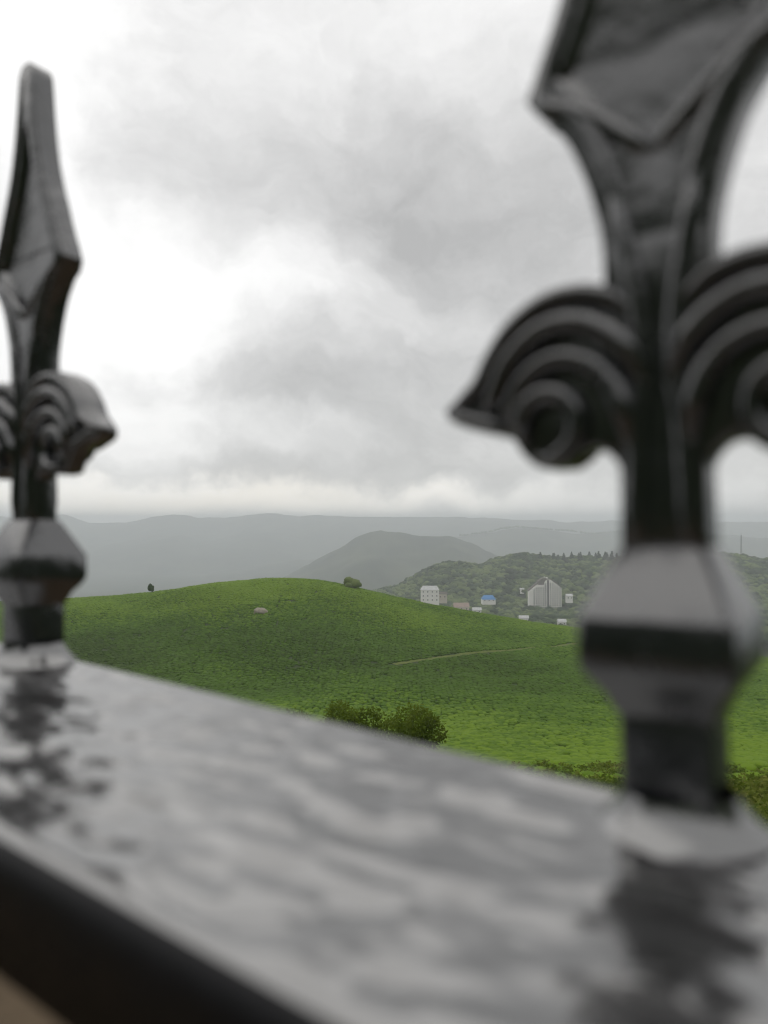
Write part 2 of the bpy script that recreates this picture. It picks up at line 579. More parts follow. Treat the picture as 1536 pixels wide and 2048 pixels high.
# ------------------------------------------------------------------ haze
V, Fc = box_np(-9700, 9700, -2300, 10900, -520, 78)
hz = link('haze', mesh_np('haze', V, Fc, False))
tag(hz, kind='stuff')
mh = bpy.data.materials.new('haze_air')
mh.use_nodes = True
nt = mh.node_tree
nt.nodes.clear()
ou = nt.nodes.new('ShaderNodeOutputMaterial')
pv = nt.nodes.new('ShaderNodeVolumePrincipled')
pv.inputs['Color'].default_value = (0.925, 0.965, 1.0, 1)
pv.inputs['Density'].default_value = 2.8e-4
pv.inputs['Anisotropy'].default_value = 0.15
nt.links.new(pv.outputs[0], ou.inputs['Volume'])
hz.data.materials.append(mh)

# ------------------------------------------------------------------ plants
def ico(sub):
    bm = bmesh.new()
    bmesh.ops.create_icosphere(bm, subdivisions=sub, radius=1.0)
    V = np.array([v.co[:] for v in bm.verts])
    Fc = np.array([[v.index for v in f.verts] for f in bm.faces])
    bm.free()
    return V, Fc


ICO1, ICO2, ICO3 = ico(1), ico(2), ico(3)


def lump(base, seed, amp):
    g = np.random.default_rng(seed)
    V, Fc = base
    r = 1 + amp * (g.random(len(V)) - 0.5) * 2
    return V * r[:, None], Fc


def tea_bush_mesh(name, seed):
    V, Fc = lump(ICO3, seed, 0.08)
    V = V.copy()
    V[:, 2] = np.where(V[:, 2] > 0, np.tanh(V[:, 2] * 1.7) * 0.62, V[:, 2] * 0.35)
    keep = V[Fc][:, :, 2].mean(1) > -0.3
    return mesh_np(name, V, Fc[keep], smooth=False)


def crown_mesh(name, seed, n=13, conifer=False):
    g = np.random.default_rng(seed)
    VV, FF, b = [], [], 0
    if conifer:
        for k in range(9):
            z = 0.16 + 0.84 * k / 8.5
            rr = (1 - z) * 0.26 + 0.03
            for q in range(5):
                a = g.random() * 6.28
                V, Fc = lump(ICO1, int(g.integers(1e6)), 0.3)
                V = V * np.array([rr * 0.62, rr * 0.62, 0.055 + 0.02 * g.random()])
                V = V + np.array([math.cos(a) * rr * 0.55, math.sin(a) * rr * 0.55, z - 0.03 * g.random()])
                VV.append(V); FF.append(Fc + b); b += len(V)
    else:
        for k in range(n):
            d = g.normal(size=3); d /= np.linalg.norm(d)
            d[2] = abs(d[2]) * 0.9 - 0.15
            rr = 0.16 + 0.13 * g.random()
            V, Fc = lump(ICO2, int(g.integers(1e6)), 0.22)
            V = V * np.array([rr, rr, rr * 0.78])
            V = V + d * np.array([0.33, 0.33, 0.30]) * (0.55 + 0.55 * g.random()) + np.array([0, 0, 0.62])
            VV.append(V); FF.append(Fc + b); b += len(V)
    return mesh_np(name, np.concatenate(VV), np.concatenate(FF), smooth=False)


def trunk_mesh(name, h, r):
    mb = MB()
    n = 7
    prof = [(0, r * 1.5), (h * 0.08, r), (h * 0.6, r * 0.7), (h, r * 0.2)]
    V, Fc = [], []
    for z, rr in prof:
        for k in range(n):
            a = 2 * math.pi * k / n
            V.append((rr * math.cos(a), rr * math.sin(a), z))
    for j in range(len(prof) - 1):
        for k in range(n):
            Fc.append((j * n + k, j * n + (k + 1) % n, (j + 1) * n + (k + 1) % n, (j + 1) * n + k))
    # limbs
    mb.add(V, Fc)
    for q in range(4):
        a = q * 1.6 + 0.3
        p0 = np.array([0, 0, h * (0.35 + 0.1 * q)]); p1 = p0 + np.array([math.cos(a) * 0.22, math.sin(a) * 0.22, 0.14])
        w = r * 0.35
        V = [p0 + (w, 0, 0), p0 + (-w / 2, w, 0), p0 + (-w / 2, -w, 0), p1]
        mb.add(V, [(0, 1, 3), (1, 2, 3), (2, 0, 3)])
    return mb.mesh(name)


src = bpy.data.collections.new('plant_sources')          # never linked to the scene: only the source of instances


def source(name, me, mat):
    me.materials.append(mat)
    o = bpy.data.objects.new(name, me)
    c = bpy.data.collections.new(name)
    c.objects.link(o)
    return c


def scatter_stuff(name, P, S, variants, mat, label=None):
    """one object: geometry-node instances of the variants on the points P with scales S"""
    P = np.asarray(P, np.float32)
    S = np.asarray(S, np.float32)
    if S.ndim == 1: S = np.stack([S, S, S], -1)
    me = bpy.data.meshes.new(name)
    me.vertices.add(len(P)); me.vertices.foreach_set('co', P.ravel())
    at = me.attributes.new('size', 'FLOAT_VECTOR', 'POINT'); at.data.foreach_set('vector', S.ravel())
    rt = me.attributes.new('turn', 'FLOAT_VECTOR', 'POINT')
    rot = np.zeros_like(P); rot[:, 2] = rng.random(len(P)) * 6.28
    rot[:, 0] = rng.normal(0, 0.05, len(P)); rot[:, 1] = rng.normal(0, 0.05, len(P))
    rt.data.foreach_set('vector', rot.ravel())
    vt = me.attributes.new('variant', 'INT', 'POINT'); vt.data.foreach_set('value', rng.integers(0, len(variants), len(P)).astype(np.int32))
    me.update()
    o = link(name, me, mat)
    tag(o, label, kind='stuff')
    ng = bpy.data.node_groups.new(name + '_nodes', 'GeometryNodeTree')
    ng.interface.new_socket('Geometry', in_out='INPUT', socket_type='NodeSocketGeometry')
    ng.interface.new_socket('Geometry', in_out='OUTPUT', socket_type='NodeSocketGeometry')
    N, L = ng.nodes, ng.links
    gi, go = N.new('NodeGroupInput'), N.new('NodeGroupOutput')
    m2p = N.new('GeometryNodeMeshToPoints')
    L.new(gi.outputs[0], m2p.inputs['Mesh'])
    join = N.new('GeometryNodeJoinGeometry')

    def attr(nm, ty):
        a = N.new('GeometryNodeInputNamedAttribute'); a.data_type = ty
        a.inputs['Name'].default_value = nm
        return a.outputs['Attribute']
    for k, ob in enumerate(variants):
        iop = N.new('GeometryNodeInstanceOnPoints')
        oi = N.new('GeometryNodeObjectInfo'); oi.inputs['Object'].default_value = ob
        oi.inputs['As Instance'].default_value = True
        cmp_ = N.new('FunctionNodeCompare'); cmp_.data_type = 'INT'; cmp_.operation = 'EQUAL'
        L.new(attr('variant', 'INT'), cmp_.inputs[2]); cmp_.inputs[3].default_value = k
        L.new(m2p.outputs[0], iop.inputs['Points'])
        L.new(cmp_.outputs[0], iop.inputs['Selection'])
        L.new(oi.outputs['Geometry'], iop.inputs['Instance'])
        e2r = N.new('FunctionNodeEulerToRotation')
        L.new(attr('turn', 'FLOAT_VECTOR'), e2r.inputs[0])
        L.new(e2r.outputs[0], iop.inputs['Rotation'])
        L.new(attr('size', 'FLOAT_VECTOR'), iop.inputs['Scale'])
        L.new(iop.outputs[0], join.inputs[0])
    L.new(join.outputs[0], go.inputs[0])
    md = o.modifiers.new('scatter', 'NODES')
    md.node_group = ng
    return o


def src_obj(name, me, mat):
    me.materials.append(mat)
    return bpy.data.objects.new(name, me)


# paths on the tea slope, as polylines (photo column, row) dropped on to the slope
def drop(x, y, y0=60.0, y1=330.0):
    """ground point of the tea slope seen at photo column x, row y"""
    u = (x - 768) / F
    Y = np.linspace(y0, y1, 800)
    zz = tea_h(u * Y, Y)
    row = HY - F * zz / Y
    k = np.where(row <= y)[0]
    Yk = Y[k[0]] if len(k) else y1
    return np.array([u * Yk, Yk, float(tea_h(np.array([u * Yk]), np.array([Yk]))[0])])


PATHS = [[(790, 1330), (860, 1318), (930, 1308), (1000, 1302), (1060, 1296), (1130, 1290), (1230, 1288)]]
path_pts = []
for pth in PATHS:
    P = np.array([drop(*q) for q in pth])
    seg = np.concatenate([np.linspace(P[k], P[k + 1], 30, endpoint=False) for k in range(len(P) - 1)])
    path_pts.append(seg)
    tv = np.gradient(seg, axis=0); tv[:, 2] = 0
    tv /= np.linalg.norm(tv, axis=1)[:, None]
    nv_ = np.stack([-tv[:, 1], tv[:, 0], 0 * tv[:, 0]], -1)
    wd = 1.3
    V = []
    for sgn in (-1, -0.33, 0.33, 1):
        q = seg + nv_ * (wd * sgn * (0.75 + 0.7 * vnoise(np.arange(len(seg)) / 4.0 + 3, np.full(len(seg), sgn), 4)))[:, None]
        q[:, 2] = tea_h(q[:, 0], q[:, 1]) + 0.12
        V.append(q)
    V = np.stack(V, 1).reshape(-1, 3)
    o = link('footpath', mesh_np('footpath', V, grid_faces(len(seg), 4)), M_PATH)
    tag(o, kind='structure')
ALLP = np.concatenate(path_pts)


def tea_points():
    out = []
    sp = 1.0
    Y = 46.0
    while Y < 350:
        n = int(1.5 * Y / sp)
        u = np.linspace(-0.72, 0.78, n)
        X = u * Y + rng.normal(0, 0.18, n)
        Yj = Y + 3.5 * np.sin(X / 23 + 0.6) + 2.5 * np.sin(X / 9.0 + Y / 14) + rng.normal(0, 0.14, n)
        out.append(np.stack([X, Yj], -1))
        Y += sp * 1.05 if Y < 140 else sp * 1.3
    P = np.concatenate(out)
    thin = (vnoise(P[:, 0] / 3, P[:, 1] / 3, 5) + 0.5) > 0.06
    P = P[thin]
    # leave the paths clear
    ok = np.ones(len(P), bool)
    for q in ALLP[::2]:
        ok &= ((P[:, 0] - q[0]) ** 2 + (P[:, 1] - q[1]) ** 2) > 1.65 ** 2
    P = P[ok]
    edge = P[:, 1] < 62
    P = P[~(edge & (rng.random(len(P)) < 0.5))]
    z = tea_h(P[:, 0], P[:, 1])
    s = 0.56 + 0.16 * rng.random(len(P))
    S = np.stack([s, s, s * (0.85 + 0.5 * rng.random(len(P)))], -1)
    return np.column_stack([P, z + 0.05]), S


P, S = tea_points()
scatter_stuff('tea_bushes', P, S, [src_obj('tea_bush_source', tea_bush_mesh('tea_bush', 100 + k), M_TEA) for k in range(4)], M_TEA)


# leafy weeds on the steep bank just below the railing
def tuft_mesh(name, seed, n=70):
    g = np.random.default_rng(seed)
    V, Fc = [], []
    for k in range(n):
        a, rr, h = g.random() * 6.28, g.random() ** 0.7 * 0.5, 0.12 + 0.75 * g.random()
        c = np.array([math.cos(a) * rr, math.sin(a) * rr, h * (1 - rr * 0.7)])
        d = np.array([math.cos(a + g.normal(0, 0.7)), math.sin(a + g.normal(0, 0.7)), g.normal(0.15, 0.35)])
        d /= np.linalg.norm(d)
        sd = np.cross(d, g.normal(size=3)); sd /= np.linalg.norm(sd)
        l, w = 0.13 + 0.12 * g.random(), 0.05 + 0.04 * g.random()
        b = len(V)
        V += [c, c + d * l * 0.5 + sd * w, c + d * l, c + d * l * 0.5 - sd * w]
        Fc.append((b, b + 1, b + 2, b + 3))
    return mesh_np(name, np.array(V), Fc, smooth=False)


n = 9000
Yw = np.exp(rng.uniform(math.log(9), math.log(58), n))
Xw = Yw * rng.uniform(-0.7, 0.75, n)
keep = (vnoise(Xw / 2.5, Yw / 2.5, 8) + 0.5 + 0.0 * Xw) > 0.30
Xw, Yw = Xw[keep], Yw[keep]
sw = (0.35 + 0.5 * rng.random(len(Xw))) * np.clip(0.6 + Yw / 60, 0.6, 1.3)
scatter_stuff('weeds', np.column_stack([Xw, Yw, tea_h(Xw, Yw) - 0.03]), sw,
              [src_obj('weed_source', tuft_mesh('weed_tuft', 300 + k), M_WEED) for k in range(4)], M_WEED)


def shrub(loc, h, w, label, mat, seed, n=8000):
    g = np.random.default_rng(seed)
    root = empty('shrub', loc)
    tag(root, label, 'shrub', 'shrubs on the bank below the railing')
    V, Fc, SV, SF = [], [], [], []
    cl = [(g.normal(0, w * 0.26), g.normal(0, w * 0.26), h * (0.25 + 0.6 * g.random()), w * (0.16 + 0.14 * g.random())) for _ in range(16)]
    for k in range(n):
        cx_, cy_, cz_, cr = cl[int(g.integers(len(cl)))]
        d = g.normal(size=3); d /= np.linalg.norm(d)
        c = np.array([cx_, cy_, cz_]) + d * cr * (0.55 + 0.5 * g.random())
        c[2] = max(c[2], 0.05)
        e = g.normal(size=3) + d * 0.6; e /= np.linalg.norm(e)
        sd = np.cross(e, g.normal(size=3)); sd /= np.linalg.norm(sd)
        l, ww = 0.10 + 0.10 * g.random(), 0.03 + 0.03 * g.random()
        b = len(V)
        V += [c, c + e * l * 0.5 + sd * ww, c + e * l, c + e * l * 0.5 - sd * ww]
        Fc.append((b, b + 1, b + 2, b + 3))
    link('foliage', mesh_np('foliage', np.array(V), Fc, False), mat, root)
    mb = MB()
    for cx_, cy_, cz_, cr in cl[:9]:
        q = 0.03
        mb.add([(-q, -q, 0), (q, -q, 0), (0, q, 0), (cx_, cy_, cz_)], [(0, 1, 3), (1, 2, 3), (2, 0, 3)])
    mb.build('stem', M_BARK, root)
    return root


def on_slope(x, Y):
    X = (x - 768) / F * Y
    return (X, Y, float(tea_h(np.array([X]), np.array([Y]))[0]) - 0.05)


shrub(on_slope(615, 30), 3.9, 2.6, 'small dark shrub below the railing, nearest to the black finial with the whole spear', M_SHRUB, 5)
shrub(on_slope(697, 31), 4.9, 2.8, 'tallest olive shrub in the middle of the three below the railing', M_SHRUB, 6)
shrub(on_slope(785, 30), 4.4, 3.6, 'wide brownish shrub below the railing with bright tea to one side', M_SHRUB, 8, 9500)

# pale boulder among the tea
def boulder(loc, sx, sy, sz):
    V, Fc = ICO3
    g = np.random.default_rng(3)
    n_ = 1 + 0.35 * fbm(V[:, 0] * 1.3 + V[:, 2] * 2.1 + 4, V[:, 1] * 1.5 + V[:, 2], 4, 5)
    V = V * n_[:, None] * np.array([sx, sy, sz])
    o = link('boulder', mesh_np('boulder', V, Fc, True), M_ROCK)
    o.location = loc
    tag(o, 'pale bare boulder sitting in the tea on the upper slope', 'boulder')


p = drop(522, 1226)
boulder((p[0], p[1], p[2] + 0.35), 2.7, 2.0, 1.5)
p = drop(600, 1262)

# ------------------------------------------------------------------ trees
CROWNS = [crown_mesh('crown_%d' % k, 500 + k) for k in range(5)]
CONS = [crown_mesh('conifer_%d' % k, 600 + k, conifer=True) for k in range(3)]
TRUNK = trunk_mesh('trunk', 0.7, 0.028)
CTRUNK = trunk_mesh('conifer_trunk', 0.95, 0.016)
for m_ in CROWNS: m_.materials.append(M_CROWN)
for m_ in CONS: m_.materials.append(M_CONIFER)
TRUNK.materials.append(M_BARK); CTRUNK.materials.append(M_BARK)


def tree(name, loc, h, crown, trunk, label, cat='tree', group=None, wide=1.0):
    r = empty(name, loc, rng.random() * 6.28)
    r.scale = (h * wide, h * wide, h)
    tag(r, label, cat, group)
    link('trunk', trunk, None, r)
    link('crown', crown, None, r)
    return r


def pos_at(x, Y, z):
    return ((x - 768) / F * Y, Y, z)


def row_of(z, Y):
    return HY - F * z / Y


HOTEL_Y = 1050.0
CLEAR = [  # photo columns, nearest distance, lowest row that must stay visible
    (1052, 1135, 1068, 1211), (958, 998, 985, 1201), (832, 897, 905, 1199), (908, 938, 860, 1216), (943, 966, 850, 1222), (1036, 1060, 810, 1240),
    (1114, 1134, 800, 1246), (1036, 1052, 1100, 1184), (1132, 1150, 1045, 1199)]


def allowed(X, Y, ztop, wpx=9):
    px = 768 + F * X / Y
    rt = row_of(ztop, Y)
    ok = np.ones(len(X), bool)
    for x0, x1, yc, rw in CLEAR:
        ok &= ~((px > x0 - wpx) & (px < x1 + wpx) & (Y < yc) & (rt < rw))
        ok &= ~((px > x0 - 3) & (px < x1 + 3) & (np.abs(Y - yc) < 14))
    return ok


def forest_points():
    sp = 6.6
    ys = np.arange(700, 1440, sp)
    out = []
    for y in ys:
        xs = np.arange(-0.12 * y, 0.72 * y, sp)
        out.append(np.column_stack([xs + rng.normal(0, 2.0, len(xs)), np.full(len(xs), y) + rng.normal(0, 2.0, len(xs))]))
    P = np.concatenate(out)
    P = P[rng.random(len(P)) < 0.9]
    h = 11 + 6.0 * rng.random(len(P)) + 7 * vnoise(P[:, 0] / 40, P[:, 1] / 40, 71)
    z = forest_h(P[:, 0], P[:, 1])
    ok = allowed(P[:, 0], P[:, 1], z + h * 1.0)
    return P[ok], h[ok], z[ok]


FP, FH, FZ = forest_points()
px = 768 + F * FP[:, 0] / FP[:, 1]
# individual trees: those of the nearest visible fringe between the tea hill and the hotel
rowtop = row_of(FZ + FH, FP[:, 1])
crest_row = np.interp(px, TEA_CREST[:, 0], TEA_CREST[:, 1])
cand = np.where((px > 905) & (px < 1140) & (FP[:, 1] < 985) & (rowtop < crest_row - 3))[0]
cand = cand[np.argsort(FP[cand, 1])][:90]
single = np.zeros(len(FP), bool); single[cand] = True
for k in cand:
    tree('broadleaf_tree', (FP[k, 0], FP[k, 1], FZ[k] - 0.3), FH[k], CROWNS[int(rng.integers(5))], TRUNK,
         'round green broadleaf tree in the fringe of trees just behind the tea hill', group='broadleaf trees behind the tea hill', wide=1.0 + 0.25 * rng.random())
P = np.column_stack([FP, FZ - 0.3])[~single]
h = FH[~single]
w = h * (0.95 + 0.3 * rng.random(len(h)))
scatter_stuff('forest', P, np.stack([w, w, h], -1), [bpy.data.objects.new('forest_source', m_) for m_ in CROWNS], M_CROWN)

# conifers on the skyline behind the hotel
for k in range(46):
    x = rng.uniform(1078, 1275)
    Y = rng.uniform(1325, 1372)
    X = (x - 768) / F * Y
    z = float(forest_h(np.array([X]), np.array([Y]))[0])
    tree('conifer_tree', (X, Y, z - 0.5), 13 + 15 * rng.random() ** 1.5, CONS[int(rng.integers(3))], CTRUNK,
         'dark pointed conifer in the stand on the skyline above the hotel', group='conifers on the ridge above the hotel', wide=1.25)
# big dark tree in front of the hotel's lower corner
t = tree('broadleaf_tree', (*pos_at(1060, 1030, 0)[:2], -141), 23, CROWNS[2], TRUNK, 'large dark tree hiding the lower corner of the white hotel', wide=1.0)
# two small trees on the tea hill's skyline
for x, yt, hh, lab in ((303, 1163, 7.5, 'thin lone tree on the low end of the tea hill skyline'),
                       (706, 1148, 7.0, 'small dark round tree on the tea hill skyline near its highest point')):
    u = (x - 768) / F
    Yk = 322.0
    zt = -(yt - HY) / F * Yk
    zg = float(tea_h(np.array([u * Yk]), np.array([Yk]))[0])
    hh2 = max(zt - zg + 0.3, 3.2)
    tree('small_tree', (u * Yk, Yk, zg - (0.32 if x < 500 else 0.55) * hh2), hh2 * (1.15 if x < 500 else 1.25), CROWNS[3 if x > 500 else 1], TRUNK, lab, wide=0.42 if x < 500 else 1.15)

# small trees along the misty ridge
n = 500
u = rng.uniform(0.10, 0.36, n)
crest = np.interp(768 + F * u, [930, 960, 985, 1000, 1030, 1060, 1090, 1140, 1180, 1240, 1330], [1072, 1067, 1064, 1059, 1055, 1057, 1060, 1063, 1069, 1064, 1058])
Yr = 4600 + rng.uniform(-60, 20, n)
hr = rng.uniform(5, 17, n)
scatter_stuff('ridge_trees', np.column_stack([u * 4600, Yr, -(crest - HY) / F * 4600 - 3]), np.stack([hr * 0.9, hr * 0.9, hr], -1),
              [bpy.data.objects.new('ridge_source', m_) for m_ in CROWNS[:2]], M_CROWN)

# ------------------------------------------------------------------ the hotel
def hotel():
    ZB = -(1226 - HY) / F * HOTEL_Y            # base, hidden by trees
    s = HOTEL_Y / F                            # metres per photo pixel
    X0 = (1095.8 - 768) / F * HOTEL_Y          # the dark slot
    root = empty('hotel', (X0, HOTEL_Y, ZB))
    tag(root, 'tall white hotel with stepped gables and rows of dark windows below the wooded hill', 'hotel')
    K = s / 12.8                               # detail pixels to metres; detail x centred on 822, rows down from the base

    def hx(x): return (x - 822) * K
    def hz(y): return (1101 - y) * K           # 1101 = row of the base in detail pixels
    bot = hz(1101)
    # facade sheets carved as stepped prisms
    left = [(hx(342), bot), (hx(800), bot), (hx(800), hz(262)), (hx(770), hz(275)), (hx(735), hz(318)), (hx(735), hz(382)), (hx(570), hz(388)), (hx(562), hz(372)),
            (hx(545), hz(372)), (hx(545), hz(402)), (hx(500), hz(402)), (hx(500), hz(440)), (hx(455), hz(440)), (hx(455), hz(478)), (hx(410), hz(478)),
            (hx(410), hz(514)), (hx(370), hz(514)), (hx(370), hz(548)), (hx(342), hz(548))]
    MB().prism(left, 0.0, 12.0).build('wall', M_WHITE_WALL, root)
    right = [(hx(848), bot), (hx(1166), bot), (hx(1166), hz(462)), (hx(1125), hz(440)), (hx(1110), hz(412)), (hx(1070), hz(400)), (hx(1062), hz(372)), (hx(1020), hz(352)),
             (hx(1000), hz(330)), (hx(950), hz(322)), (hx(930), hz(270)), (hx(880), hz(250)), (hx(848), hz(246))]
    MB().prism(right, 0.0, 12.0).build('wall', M_WHITE_WALL, root)
    # dark recessed stair slot with its glazing strips
    MB().box(hx(800), hx(848), 2.2, 11.0, bot, hz(268)).build('stair_slot', M_GLASS, root)
    MB().box(hx(736), hx(748), -0.12, 0.3, hz(1010), hz(360)).build('drain_recess', M_SLATE, root)
    # roof slabs over the steps and the attic behind
    attic = [(hx(575), hz(390)), (hx(735), hz(385)), (hx(735), hz(330)), (hx(800), hz(242)), (hx(850), hz(236)), (hx(760), hz(205)), (hx(690), hz(215)), (hx(600), hz(285)), (hx(575), hz(290))]
    at = MB().prism(attic, 3.0, 15.0).build('roof', M_SLATE, root)
    MB().box(hx(742), hx(756), 6, 7, hz(212), hz(172)).build('chimney', M_WHITE_WALL, at)
    MB().box(hx(790), hx(840), 6, 9, hz(235), hz(192)).build('chimney', M_WHITE_WALL, at)
    slab = [(hx(335), hz(548)), (hx(335), hz(520)), (hx(560), hz(335)), (hx(600), hz(280)), (hx(600), hz(390)), (hx(560), hz(372))]
    MB().prism(slab, 4.0, 14.0).build('roof', M_SLATE, root)
    slab2 = [(hx(850), hz(246)), (hx(890), hz(228)), (hx(1030), hz(300)), (hx(1170), hz(440)), (hx(1170), hz(470)), (hx(1110), hz(405)), (hx(1000), hz(325)), (hx(900), hz(262))]
    MB().prism(slab2, 2.0, 13.0).build('roof', M_SLATE, root)
    # windows: one dark recessed pane in a proud white surround each
    def top_left(x):
        for lim, y in ((735, 318), (570, 388), (545, 402), (500, 440), (455, 478), (410, 514), (370, 548)):
            if x > lim: return y
        return 560
    def top_right(x):
        return np.interp(x, [850, 930, 950, 1000, 1062, 1110, 1166], [300, 310, 330, 340, 385, 415, 470])
    w, hgt = 35 * K, 30 * K
    V, Fc = box_np(-w / 2, w / 2, -0.02, 0.5, -hgt / 2, hgt / 2)
    # window: a glass box let into the wall by cutting is too fine here, so the pane sits between proud fins
    wm = mesh_np('window', *box_np(-w / 2, w / 2, -0.05, 0.4, -hgt / 2, hgt / 2), False)
    wm.materials.append(M_GLASS)
    rows = [355 + 54.6 * k for k in range(13)]
    for x, tp in [(x, top_left(x)) for x in (762, 704, 645, 585, 527, 466)] + [(x, float(top_right(x))) for x in (881, 941, 1001, 1063, 1126)]:
        for r_ in rows:
            if r_ - 22 < tp: continue
            o = link('window', wm, None, root)
            o.location = (hx(x), 0, hz(r_))
            if rng.random() < 0.35: o.scale = (0.8, 1, 0.75)
    # balcony bands and vertical fins standing proud of the facade
    bm_ = MB()
    for r_ in rows[1:]:
        y = r_ + 24
        for xa, xb, f in ((430, 735, top_left), (852, 1160, top_right)):
            xs = np.arange(xa, xb, 15)
            oks = [q for q in xs if f(q) < y - 15]
            if oks: bm_.box(hx(min(oks)), hx(max(oks) + 12), -0.45, -0.003, hz(y + 5), hz(y - 5))
    bm_.build('balcony_band', M_WHITE_WALL, root)


hotel()


# ------------------------------------------------------------------ smaller buildings
def house(name, x, row_base, row_eave, row_ridge, wpx, Y, wall, roof, label, cat, nwin=3, deep=8.0, turn=0.0, hip=0.0, sink=4.0):
    s = Y / F
    zb = -(row_base - HY) * s
    he, hr, w = (row_base - row_eave) * s, (row_base - row_ridge) * s, wpx * s
    root = empty(name, ((x - 768) * s, Y, zb), turn)
    tag(root, label, cat)
    MB().box(-w / 2, w / 2, 0, deep, -sink, he).build('wall', wall, root)
    ov = 0.45
    z0 = he - 0.02
    V = [(-w / 2 - ov, -ov, z0), (w / 2 + ov, -ov, z0), (w / 2 + ov, deep + ov, z0), (-w / 2 - ov, deep + ov, z0),
         (-w / 2 * (1 - hip) - ov * (1 - hip), deep / 2, hr), (w / 2 * (1 - hip) + ov * (1 - hip), deep / 2, hr)]
    MB().add(V, [(3, 2, 1, 0), (0, 1, 5, 4), (2, 3, 4, 5), (1, 2, 5), (3, 0, 4)]).build('roof', roof, root)
    for k in range(nwin):
        xx = -w / 2 + w * (k + 0.5) / nwin
        ww = min(1.2, w / nwin * 0.4)
        nf = max(1, int(round(he / 5.5)))
        for q in range(nf):
            zc = he * (q + 0.55) / nf
            hh = min(0.7, he * 0.22 / nf)
            MB().box(xx - ww / 2, xx + ww / 2, -0.06, 0.2, zc - hh, zc + hh).build('window', M_GLASS, root)
    return root


house('apartment_block', 860, 1204, 1180, 1172, 36, 905, M_WHITE_WALL, M_GREY_ROOF, 'pale white apartment block behind the tea hill below the misty hills', 'building', 4, 10, hip=0.25)
house('annexe', 885, 1200, 1188, 1184, 18, 922, M_CREAM_WALL, M_SLATE, 'low dark roofed annexe beside the pale white apartment block', 'house', 2, 8)
house('shed', 978, 1203, 1199, 1191, 26, 985, M_WHITE_WALL, M_BLUE, 'long shed with a bright blue sheet roof among the trees', 'shed', 3, 16, hip=0.35)
house('cottage', 923, 1222, 1214, 1206, 30, 860, M_CREAM_WALL, M_PINK_ROOF, 'cottage with a faded pink tiled roof at the edge of the tea hill', 'house', 3, 9)
house('hut', 954, 1226, 1220, 1215, 17, 850, M_WHITE_WALL, M_GREY_ROOF, 'small pale roofed hut next to the faded pink roof', 'hut', 2, 6)
house('hut', 1048, 1246, 1236, 1231, 18, 810, M_WHITE_WALL, M_GREY_ROOF, 'white hut peeping over the tea hill in front of the hotel', 'hut', 2, 6)
house('hut', 1124, 1252, 1243, 1238, 16, 800, M_WHITE_WALL, M_GREY_ROOF, 'grey roofed hut peeping over the tea hill beside the large black collar', 'hut', 2, 6)
house('hut', 1044, 1182, 1178, 1176, 8, 1110, M_WHITE_WALL, M_GREY_ROOF, 'tiny white hut in the forest to one side of the hotel', 'hut', 1, 5)
house('outbuilding', 1139, 1200, 1192, 1188, 12, 1048, M_WHITE_WALL, M_GREY_ROOF, 'white outbuilding attached to the side of the hotel', 'house', 2, 8)

# lattice mast on the ridge at the far side of the large finial
def mast():
    Y = 1352.0
    x = 1482
    X = (x - 768) / F * Y
    zt = -(1070 - HY) / F * Y
    zb = float(forest_h(np.array([X]), np.array([Y]))[0]) - 1
    h = zt - zb
    root = empty('mast', (X, Y, zb))
    tag(root, 'thin grey transmission mast standing on the hazy wooded ridge', 'mast')
    leg = MB()
    for sx, sy in ((-1, -1), (1, -1), (1, 1), (-1, 1)):
        b0, b1, q = 1.3, 0.35, 0.14
        V = [(sx * b0 - q, sy * b0 - q, 0), (sx * b0 + q, sy * b0 - q, 0), (sx * b0 + q, sy * b0 + q, 0), (sx * b0 - q, sy * b0 + q, 0),
             (sx * b1 - q, sy * b1 - q, h), (sx * b1 + q, sy * b1 - q, h), (sx * b1 + q, sy * b1 + q, h), (sx * b1 - q, sy * b1 + q, h)]
        MB().add(V, box_np(0, 1, 0, 1, 0, 1)[1]).build('leg', M_STEEL, root)
    br = MB()
    for k in range(12):
        f0 = k / 12
        z = h * f0
        b = 1.3 + (0.35 - 1.3) * f0
        br.box(-b, b, -b - 0.08, -b + 0.08, z, z + 0.2).box(-b, b, b - 0.08, b + 0.08, z, z + 0.2)
        br.box(-b - 0.08, -b + 0.08, -b, b, z + 0.22, z + 0.42).box(b - 0.08, b + 0.08, -b, b, z + 0.22, z + 0.42)
    br.build('cross_brace', M_STEEL, root)
    MB().box(-0.08, 0.08, -0.08, 0.08, h, h + 4).build('antenna', M_STEEL, root)


mast()

# ------------------------------------------------------------------ terrace and railing
T = Vector((-0.80277321, 0.59582375, 0.02343573))     # along the rail, away to the left
Nn = Vector((0.59598745, 0.80299375, 0.0))            # across it, away from the viewer
U = Nn.cross(T) * -1.0
if U.z < 0: U = -U
H = 0.04326916                                        # eye above the rail's top face
N0, N1 = 0.0474, 0.1188                               # near and far edge of the top face
FIN_N, FIN_R, FIN_L = 0.1105, 0.02926, 0.2032        # where the finials stand
RM = Matrix(((T.x, Nn.x, U.x, 0), (T.y, Nn.y, U.y, 0), (T.z, Nn.z, U.z, 0), (0, 0, 0, 1)))   # rail frame (t, n, u)

Th = Vector((T.x, T.y, 0)).normalized()
TM = Matrix(((Th.x, Nn.x, 0, 0), (Th.y, Nn.y, 0, 0), (0, 0, 1, 0), (0, 0, 0, 1)))
me = MB().box(-5, 5, -4.0, 1.5, -3.6, -1.15).mesh('terrace')
o = link('terrace', me, M_TERRACE)
o.matrix_world = TM
tag(o, kind='structure')

railing = empty('railing', (TM @ Vector((0.1, 0.11, -1.15))))
tag(railing, 'wet black painted iron railing with spear headed finials at a hill viewpoint', 'railing')
inv = railing.matrix_basis.inverted()


